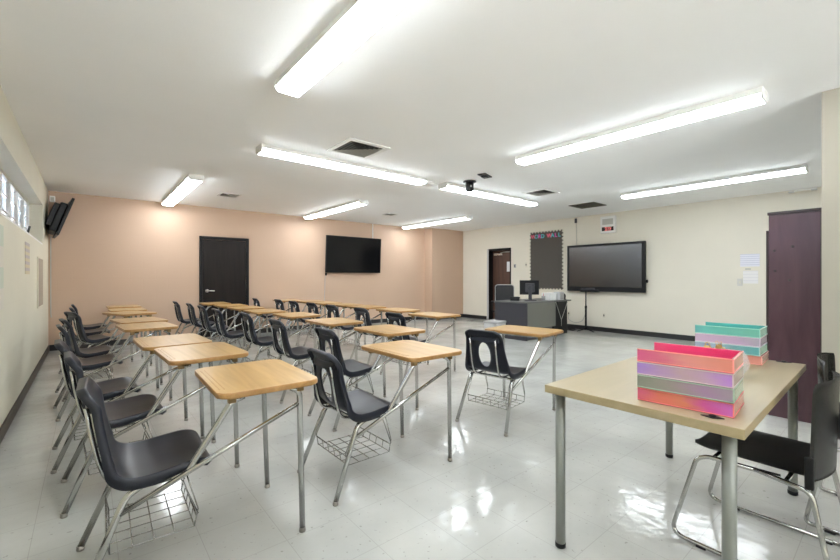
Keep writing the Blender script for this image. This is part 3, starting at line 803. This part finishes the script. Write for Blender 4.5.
# word wall board on the cream wall
t = thing('bulletin_board', 'dark taupe word wall board with scalloped border on the cream wall', 'bulletin board', (W - .0015, 5.82, 1.67))
bx('backing', M['taupe'], (-.012, -.455, -.715), (0, .455, .715), 0, t)
bm = BM(); hw, hh, s = .465, .725, .045
def scal(a0, b0, a1, b1):
    n_ = round(math.hypot(a1 - a0, b1 - b0) / s)
    for k in range(n_):
        u = (k + .5) / n_; lathe(bm, [(.017, 0), (.017, -.016)], 0, a0 + (a1 - a0) * u, b0 + (b1 - b0) * u, 10, 'X', mi=k % 2)
scal(-hw, -hh, hw, -hh); scal(-hw, hh, hw, hh); scal(-hw, -hh, -hw, hh); scal(hw, -hh, hw, hh)
obj('scalloped_border', bm, [M['taupe'], M['beige']], t)
def letter(ch, mat, y):
    cu = bpy.data.curves.new('letter', 'FONT'); cu.body = ch; cu.size = .135; cu.extrude = .003; cu.align_x = 'CENTER'; cu.offset = .004
    tmp = bpy.data.objects.new('letter', cu); COL.objects.link(tmp)
    dg = bpy.context.evaluated_depsgraph_get(); me = bpy.data.meshes.new_from_object(tmp.evaluated_get(dg))
    bpy.data.objects.remove(tmp); me.materials.clear(); me.materials.append(mat)
    o = bpy.data.objects.new('letter', me); COL.objects.link(o); o.parent = t
    o.rotation_euler = (PI / 2, 0, -PI / 2); o.location = (-.017, y, .575)
M['magenta'] = plain('magenta_card', (.70, .10, .45), .6)
for k, ch in enumerate('WORD'): letter(ch, (M['pink'], M['teal'], M['magenta'], M['teal'])[k], .37 - k * .094)
for k, ch in enumerate('WALL'): letter(ch, (M['pink'], M['teal'], M['magenta'], M['teal'])[k], -.10 - k * .094)
# interactive display
t = thing('interactive_display', 'large black framed interactive screen mounted on the cream wall', 'screen', (W - .0015, 4.30, 1.45))
bm = BM(); box(bm, -.11, -.875, -.54, -.03, .875, .54, .008); obj('casing', bm, M['black_plastic'], t)
bx('screen', M['board_screen'], (-.114, -.815, -.435), (-.11, .815, .485), 0, t)
bx('wall_mount', M['black_plastic'], (-.03, -.4, -.3), (0, .4, .3), 0, t)
bm = BM(); lathe(bm, [(.035, 0), (.035, -.03), (.02, -.035)], -.06, -.88, -.30, 14, 'Y'); obj('knob', bm, M['black_plastic'], t)
# stand in front of it
t = thing('camera_stand', 'black pole stand with a camera bar in front of the interactive screen', 'stand', (9.24, 4.62, 0))
bm = BM()
for a in (0.4, 2.5, 4.6): tube(bm, [(0, 0, .09), (.05 * math.cos(a), .05 * math.sin(a), .05), (.20 * math.cos(a), .20 * math.sin(a), .010)], .010, 8, .03)
obj('tripod_base', bm, M['black_plastic'], t)
bm = BM(); lathe(bm, [(.022, .05), (.022, .52), (.026, .53), (.026, .58), (.014, .59), (.014, .90)], 0, 0, 0, 14); obj('pole', bm, M['black_plastic'], t)
bx('camera_bar', M['black_plastic'], (-.04, -.30, .90), (.04, .12, .955), .01, t)
bm = BM(); box(bm, -.05, -.20, .955, .03, -.02, .99, .008); box(bm, -.05, .02, .94, .03, .10, .985, .008); obj('camera_body', bm, M['charcoal'], t)


# clock speaker
t = thing('clock_speaker', 'white clock and speaker box on the cream wall above the interactive screen', 'clock', (W, 4.22, 2.41))
bx('case', M['white_metal'], (-.06, -.17, -.19), (0, .17, .19), .01, t)
bx('grille', M['grille'], (-.064, -.12, .0), (-.06, .12, .13), 0, t)
bx('display_window', M['screen'], (-.064, -.13, -.14), (-.06, .13, -.05), 0, t)
bm = BM()
for k, y in enumerate((.05, .015, -.03, -.065)):          # red digit segments, unlit shapes unreadable in the photo
    for dz in (-.03, 0, .03): box(bm, -.0655, y - .012, -.095 + dz - .003, -.064, y + .012, -.095 + dz + .003)
obj('digits', bm, emit('red_digits', (1, .08, .06), 1.2), t)
bm = BM(); tube(bm, [(W - .01, 5.00, 2.62), (W - .01, 4.99, 2.30), (W - .01, 4.985, 1.99)], .006, 6); 
tag(obj('display_cable', bm, M['grille']), 'grey cable running down from the ceiling behind the interactive screen', 'cable')
bx('cable_clamp', M['charcoal'], (W - .03, 4.98, 2.53), (W, 5.03, 2.64), .004, bpy.data.objects['display_cable'])
# small wall plates
def plate(name, label, cat, y, z, w=.075, h=.12, mat='beige', knob='grille_dark'):
    t = thing(name, label, cat, (W, y, z)); bx('cover', M[mat], (-.008, -w / 2, -h / 2), (0, w / 2, h / 2), .002, t)
    bx('toggle', M[knob], (-.014, -.012, -.022), (-.008, .012, .022), .002, t)
plate('thermostat', 'small dark round edged thermostat beside the brown door', 'thermostat', 6.79, 1.545, .07, .10, 'grey_plastic', 'grille_dark')
plate('light_switch', 'upper beige switch plate between the brown door and the word board', 'switch', 6.42, 1.57, .08, .13)
plate('light_switch', 'lower beige switch plate left of the monitor on the cream wall', 'switch', 6.60, 1.12, .075, .12)
plate('light_switch', 'grey metal switch plate beside the notices on the cream wall', 'switch', 1.875, 1.14, .075, .13, 'steel', 'beige')
plate('wall_outlet', 'power outlet low on the cream wall with a black plug', 'outlet', 5.19, .36, .08, .12, 'beige', 'black_plastic')
plate('wall_outlet', 'ivory outlet low on the cream wall right of the camera stand', 'outlet', 4.33, .37, .06, .11)
bm = BM(); tube(bm, [(W - .02, 5.18, .34), (W - .03, 5.20, .22), (W - .04, 5.02, .14), (W - .08, 4.80, .20), (9.27, 4.64, .42)], .009, 8, .12)
tag(obj('power_cord', bm, M['grille']), 'looping power cord between the wall outlet and the camera stand', 'cord')
bm = BM()
pts = [(9.20 + .13 * math.cos(a * .7) + .02 * math.sin(a * 2), 5.02 + .17 * math.sin(a * .7), .012 + .004 * (a % 3)) for a in range(0, 26)]
tube(bm, pts, .011, 6)
tag(obj('cable_coil', bm, M['black_plastic']), 'black cable heap on the floor beside the teacher desk', 'cable')
n1 = stripes('notice_print', (.80, .80, .88), (.62, .62, .72), 6, 'Z', .7); n2 = stripes('notice_print_faint', (.84, .82, .82), (.74, .72, .74), 4, 'Z', .8)
tag(bx('notice', n1, (W - .004, 1.60, 1.42), (W, 1.87, 1.64)), 'lined lavender notice taped above another notice near the cabinet', 'notice')
tag(bx('notice', n2, (W - .004, 1.62, 1.12), (W, 1.83, 1.345)), 'faint white notice taped beside the metal switch plate', 'notice')
tag(bx('notice', M['grille'], (W - .004, 1.72, 1.36), (W, 1.80, 1.39)), 'tiny grey label strip taped between the two notices', 'notice')

# ------------------------------------------------------------------ teacher desk corner
t = thing('teacher_desk', 'charcoal and grey teacher desk in front of the word wall board', 'desk', (7.0, 4.62, 0))
bx('desktop', M['dark_top'], (-.02, -.02, .722), (1.58, .80, .748), .004, t)
bx('end_panel', M['charcoal'], (0, 0, 0), (.025, .78, .722), .002, t)
bx('front_panel', M['ash'], (.025, 0, .22), (1.0, .02, .722), .002, t)
p = bx('pedestal', M['black_plastic'], (1.02, .06, .02), (1.55, .74, .722), .004, t)
bm = BM(); tube(bm, [(1.06, .035, .715), (1.27, .03, .33), (1.52, .035, .70)], .007, 8); tube(bm, [(1.27, .03, .34), (1.27, .03, .20)], .006, 8)
obj('brace', bm, M['grille'], t)
bx('rear_panel', M['charcoal'], (.025, .02, .02), (.9, .045, .22), .002, t)  # charcoal strip stands for the shaded void below the front panel
ZD = .7485
t = thing('monitor', 'black computer monitor seen from behind on the teacher desk', 'monitor', (7.60, 4.97, ZD), R_(-40))
bm = BM(); box(bm, -.20, .03, .12, .20, .07, .42, .008); obj('panel', bm, M['black_plastic'], t)
bm = BM(); box(bm, -.10, -.01, .17, .10, .03, .36, .02); obj('rear_housing', bm, M['charcoal'], t)
bm = BM(); box(bm, -.035, -.03, .01, .035, .0, .32, .008); obj('stand', bm, M['charcoal'], t)
bm = BM(); prism(bm, rrect(-.12, -.10, .12, .08, .03), 0, .014, .003); obj('base', bm, M['charcoal'], t)
t = thing('pen_cup', 'small cup of red pens beside the monitor on the teacher desk', 'pen cup', (7.83, 4.80, ZD))
bm = BM(); lathe(bm, [(.036, 0), (.04, .002), (.042, .095), (.038, .095), (.036, .006)], seg=18); obj('cup', bm, M['grey_plastic'], t)
for k, mm in enumerate(('red', 'teal', 'red')):
    bm = BM(); tube(bm, [(.01 * (k - 1), .008 * k - .008, .01), (.022 * (k - 1), .016 * k - .016, .145)], .0045, 6); obj('pen', bm, M[mm], t)
t = thing('paper_box', 'white paper box on the right of the teacher desk', 'box', (8.07, 4.82, ZD))
bx('carton', M['white_paper'], (-.12, -.10, 0), (.12, .10, .13), .003, t); bx('lid', M['white_paper'], (-.124, -.104, .12), (.124, .104, .155), .003, t)
t = thing('desk_speaker', 'light grey cube speaker at the right end of the teacher desk', 'speaker', (8.30, 4.73, ZD))
bx('case', M['light_grey'], (-.085, -.075, 0), (.085, .075, .17), .01, t); bx('grille', M['grey_plastic'], (-.065, -.079, .02), (.065, -.075, .15), .002, t)
t = thing('tape_dispenser', 'black rounded dispenser at the desk corner beside the grey speaker', 'dispenser', (8.47, 4.74, ZD))
bm = BM(); lathe(bm, [(.06, -.04), (.066, -.03), (.066, .03), (.06, .04)], 0, 0, .07, 20, 'Y'); obj('drum', bm, M['black_plastic'], t)
bx('foot', M['black_plastic'], (-.06, -.045, 0), (.06, .045, .02), .004, t)
t = thing('desk_phone', 'black desk phone at the left end of the teacher desk', 'telephone', (7.36, 5.16, ZD), .5)
bm = BM(); prism(bm, [(-.10, 0), (.10, 0), (.10, .02), (-.10, .055)], -.09, .09, .004, axis='Y'); obj('base', bm, M['black_plastic'], t)
bm = BM(); tube(bm, [(-.05, -.10, .055), (-.05, -.07, .068), (-.05, .07, .068), (-.05, .10, .055)], .016, 8, .02); obj('handset', bm, M['black_plastic'], t)
# office chair behind the desk
t = thing('office_chair', 'black mesh office chair behind the teacher desk before the brown door', 'office chair', (7.81, 5.79, 0), R_(-50))
bm = BM()
for k in range(5):
    a = 2 * PI * k / 5 + .3; tube(bm, [(.03 * math.cos(a), .03 * math.sin(a), .11), (.28 * math.cos(a), .28 * math.sin(a), .065)], .018, 8)
    lathe(bm, [(.02, -.014), (.028, -.012), (.028, .012), (.02, .014)], .28 * math.cos(a), .28 * math.sin(a), .028, 12, 'Y')
obj('wheel_base', bm, M['black_plastic'], t)
bm = BM(); lathe(bm, [(.03, .09), (.03, .28), (.018, .28), (.018, .41)], seg=14); obj('gas_lift', bm, M['black_plastic'], t)
bm = BM(); prism(bm, rrect(-.23, -.24, .23, .22, .07), .42, .49, .02); obj('seat', bm, M['mesh_black'], t)
bm = BM(); tube(bm, [(0, .18, .43), (0, .29, .46), (0, .27, .66)], .02, 8, .05); obj('back_support', bm, M['black_plastic'], t)
bm = BM(); prism(bm, rrect(-.205, .60, .205, 1.05, .05), .235, .262, .006, axis='Y'); obj('backrest', bm, M['mesh_black'], t)
bm = BM(); q = [Vector((u, .25, v)) for u, v in rrect(-.208, .597, .208, 1.053, .052)]; tube(bm, q, .014, 8, closed=True); obj('back_rim', bm, M['grey_plastic'], t)
for s in (-1, 1):
    bm = BM(); tube(bm, [(s * .22, .05, .44), (s * .28, .05, .46), (s * .28, .05, .66)], .013, 8, .04); box(bm, s * .28 - .03, -.10, .66, s * .28 + .03, .14, .69, .01); obj('armrest', bm, M['black_plastic'], t)
# storage bin
t = thing('storage_bin', 'light grey lidded storage bin on the floor before the teacher desk', 'bin', (6.37, 4.88, 0), R_(10))
bm = BM(); a = rrect(-.15, -.13, .15, .13, .03); b_ = rrect(-.165, -.15, .165, .15, .035)
va = [bm.verts.new((x, y, 0)) for x, y in a]; vb = [bm.verts.new((x, y, .38)) for x, y in b_]
bm.faces.new(list(reversed(va))); bm.faces.new(vb)
for k in range(len(va)): bm.faces.new((va[k], va[(k + 1) % len(va)], vb[(k + 1) % len(va)], vb[k]))
obj('tub', bm, M['light_grey'], t)
bm = BM(); prism(bm, rrect(-.175, -.16, .175, .16, .04), .38, .415, .008); obj('lid', bm, M['grey_plastic'], t)
bm = BM(); tube(bm, [(-.05, -.142, .34), (-.05, -.17, .33), (.05, -.17, .33), (.05, -.142, .34)], .008, 6, .01); obj('handle', bm, M['grey_plastic'], t)

# ------------------------------------------------------------------ daylight, camera, view
wd = bpy.data.worlds.new('World'); scn.world = wd; wd.use_nodes = True
wn_, wl_ = wd.node_tree.nodes, wd.node_tree.links
bg = wn_['Background']                        # pale sky; bright lower half added to light the ceiling through windows
tcw = wn_.new('ShaderNodeTexCoord'); sxw = wn_.new('ShaderNodeSeparateXYZ'); wl_.new(tcw.outputs['Generated'], sxw.inputs[0])
rw = wn_.new('ShaderNodeValToRGB'); rw.color_ramp.elements[0].position = .46; rw.color_ramp.elements[1].position = .505
rw.color_ramp.elements[0].color = (.95, .97, 1.0, 1); rw.color_ramp.elements[1].color = (.040, .047, .055, 1)
maw = wn_.new('ShaderNodeMath'); maw.operation = 'MULTIPLY_ADD'; maw.inputs[1].default_value = .5; maw.inputs[2].default_value = .5
wl_.new(sxw.outputs['Z'], maw.inputs[0]); wl_.new(maw.outputs[0], rw.inputs['Fac']); wl_.new(rw.outputs['Color'], bg.inputs['Color'])
bg.inputs['Strength'].default_value = 26.0

cam = bpy.data.cameras.new('Camera'); co = bpy.data.objects.new('Camera', cam); COL.objects.link(co)
co.location = (.507, 0, 1.22); co.rotation_euler = (PI / 2, 0, -.6919)
cam.sensor_width = 36; cam.lens = 400.87 / 840 * 36; cam.shift_y = -2.15 / 840; cam.clip_start = .02
scn.camera = co
vs = scn.view_settings
scn.display_settings.display_device = 'sRGB'
vs.view_transform = 'Standard'; vs.look = 'None'; vs.exposure = 1.18; vs.gamma = 1.0; vs.use_curve_mapping = False
scn.cycles.use_denoising = True
scn.cycles.sample_clamp_indirect = 10.0
scn.cycles.max_bounces = 20; scn.cycles.diffuse_bounces = 14; scn.cycles.glossy_bounces = 5; scn.cycles.transmission_bounces = 8
scn.cycles.caustics_reflective = False; scn.cycles.caustics_refractive = False
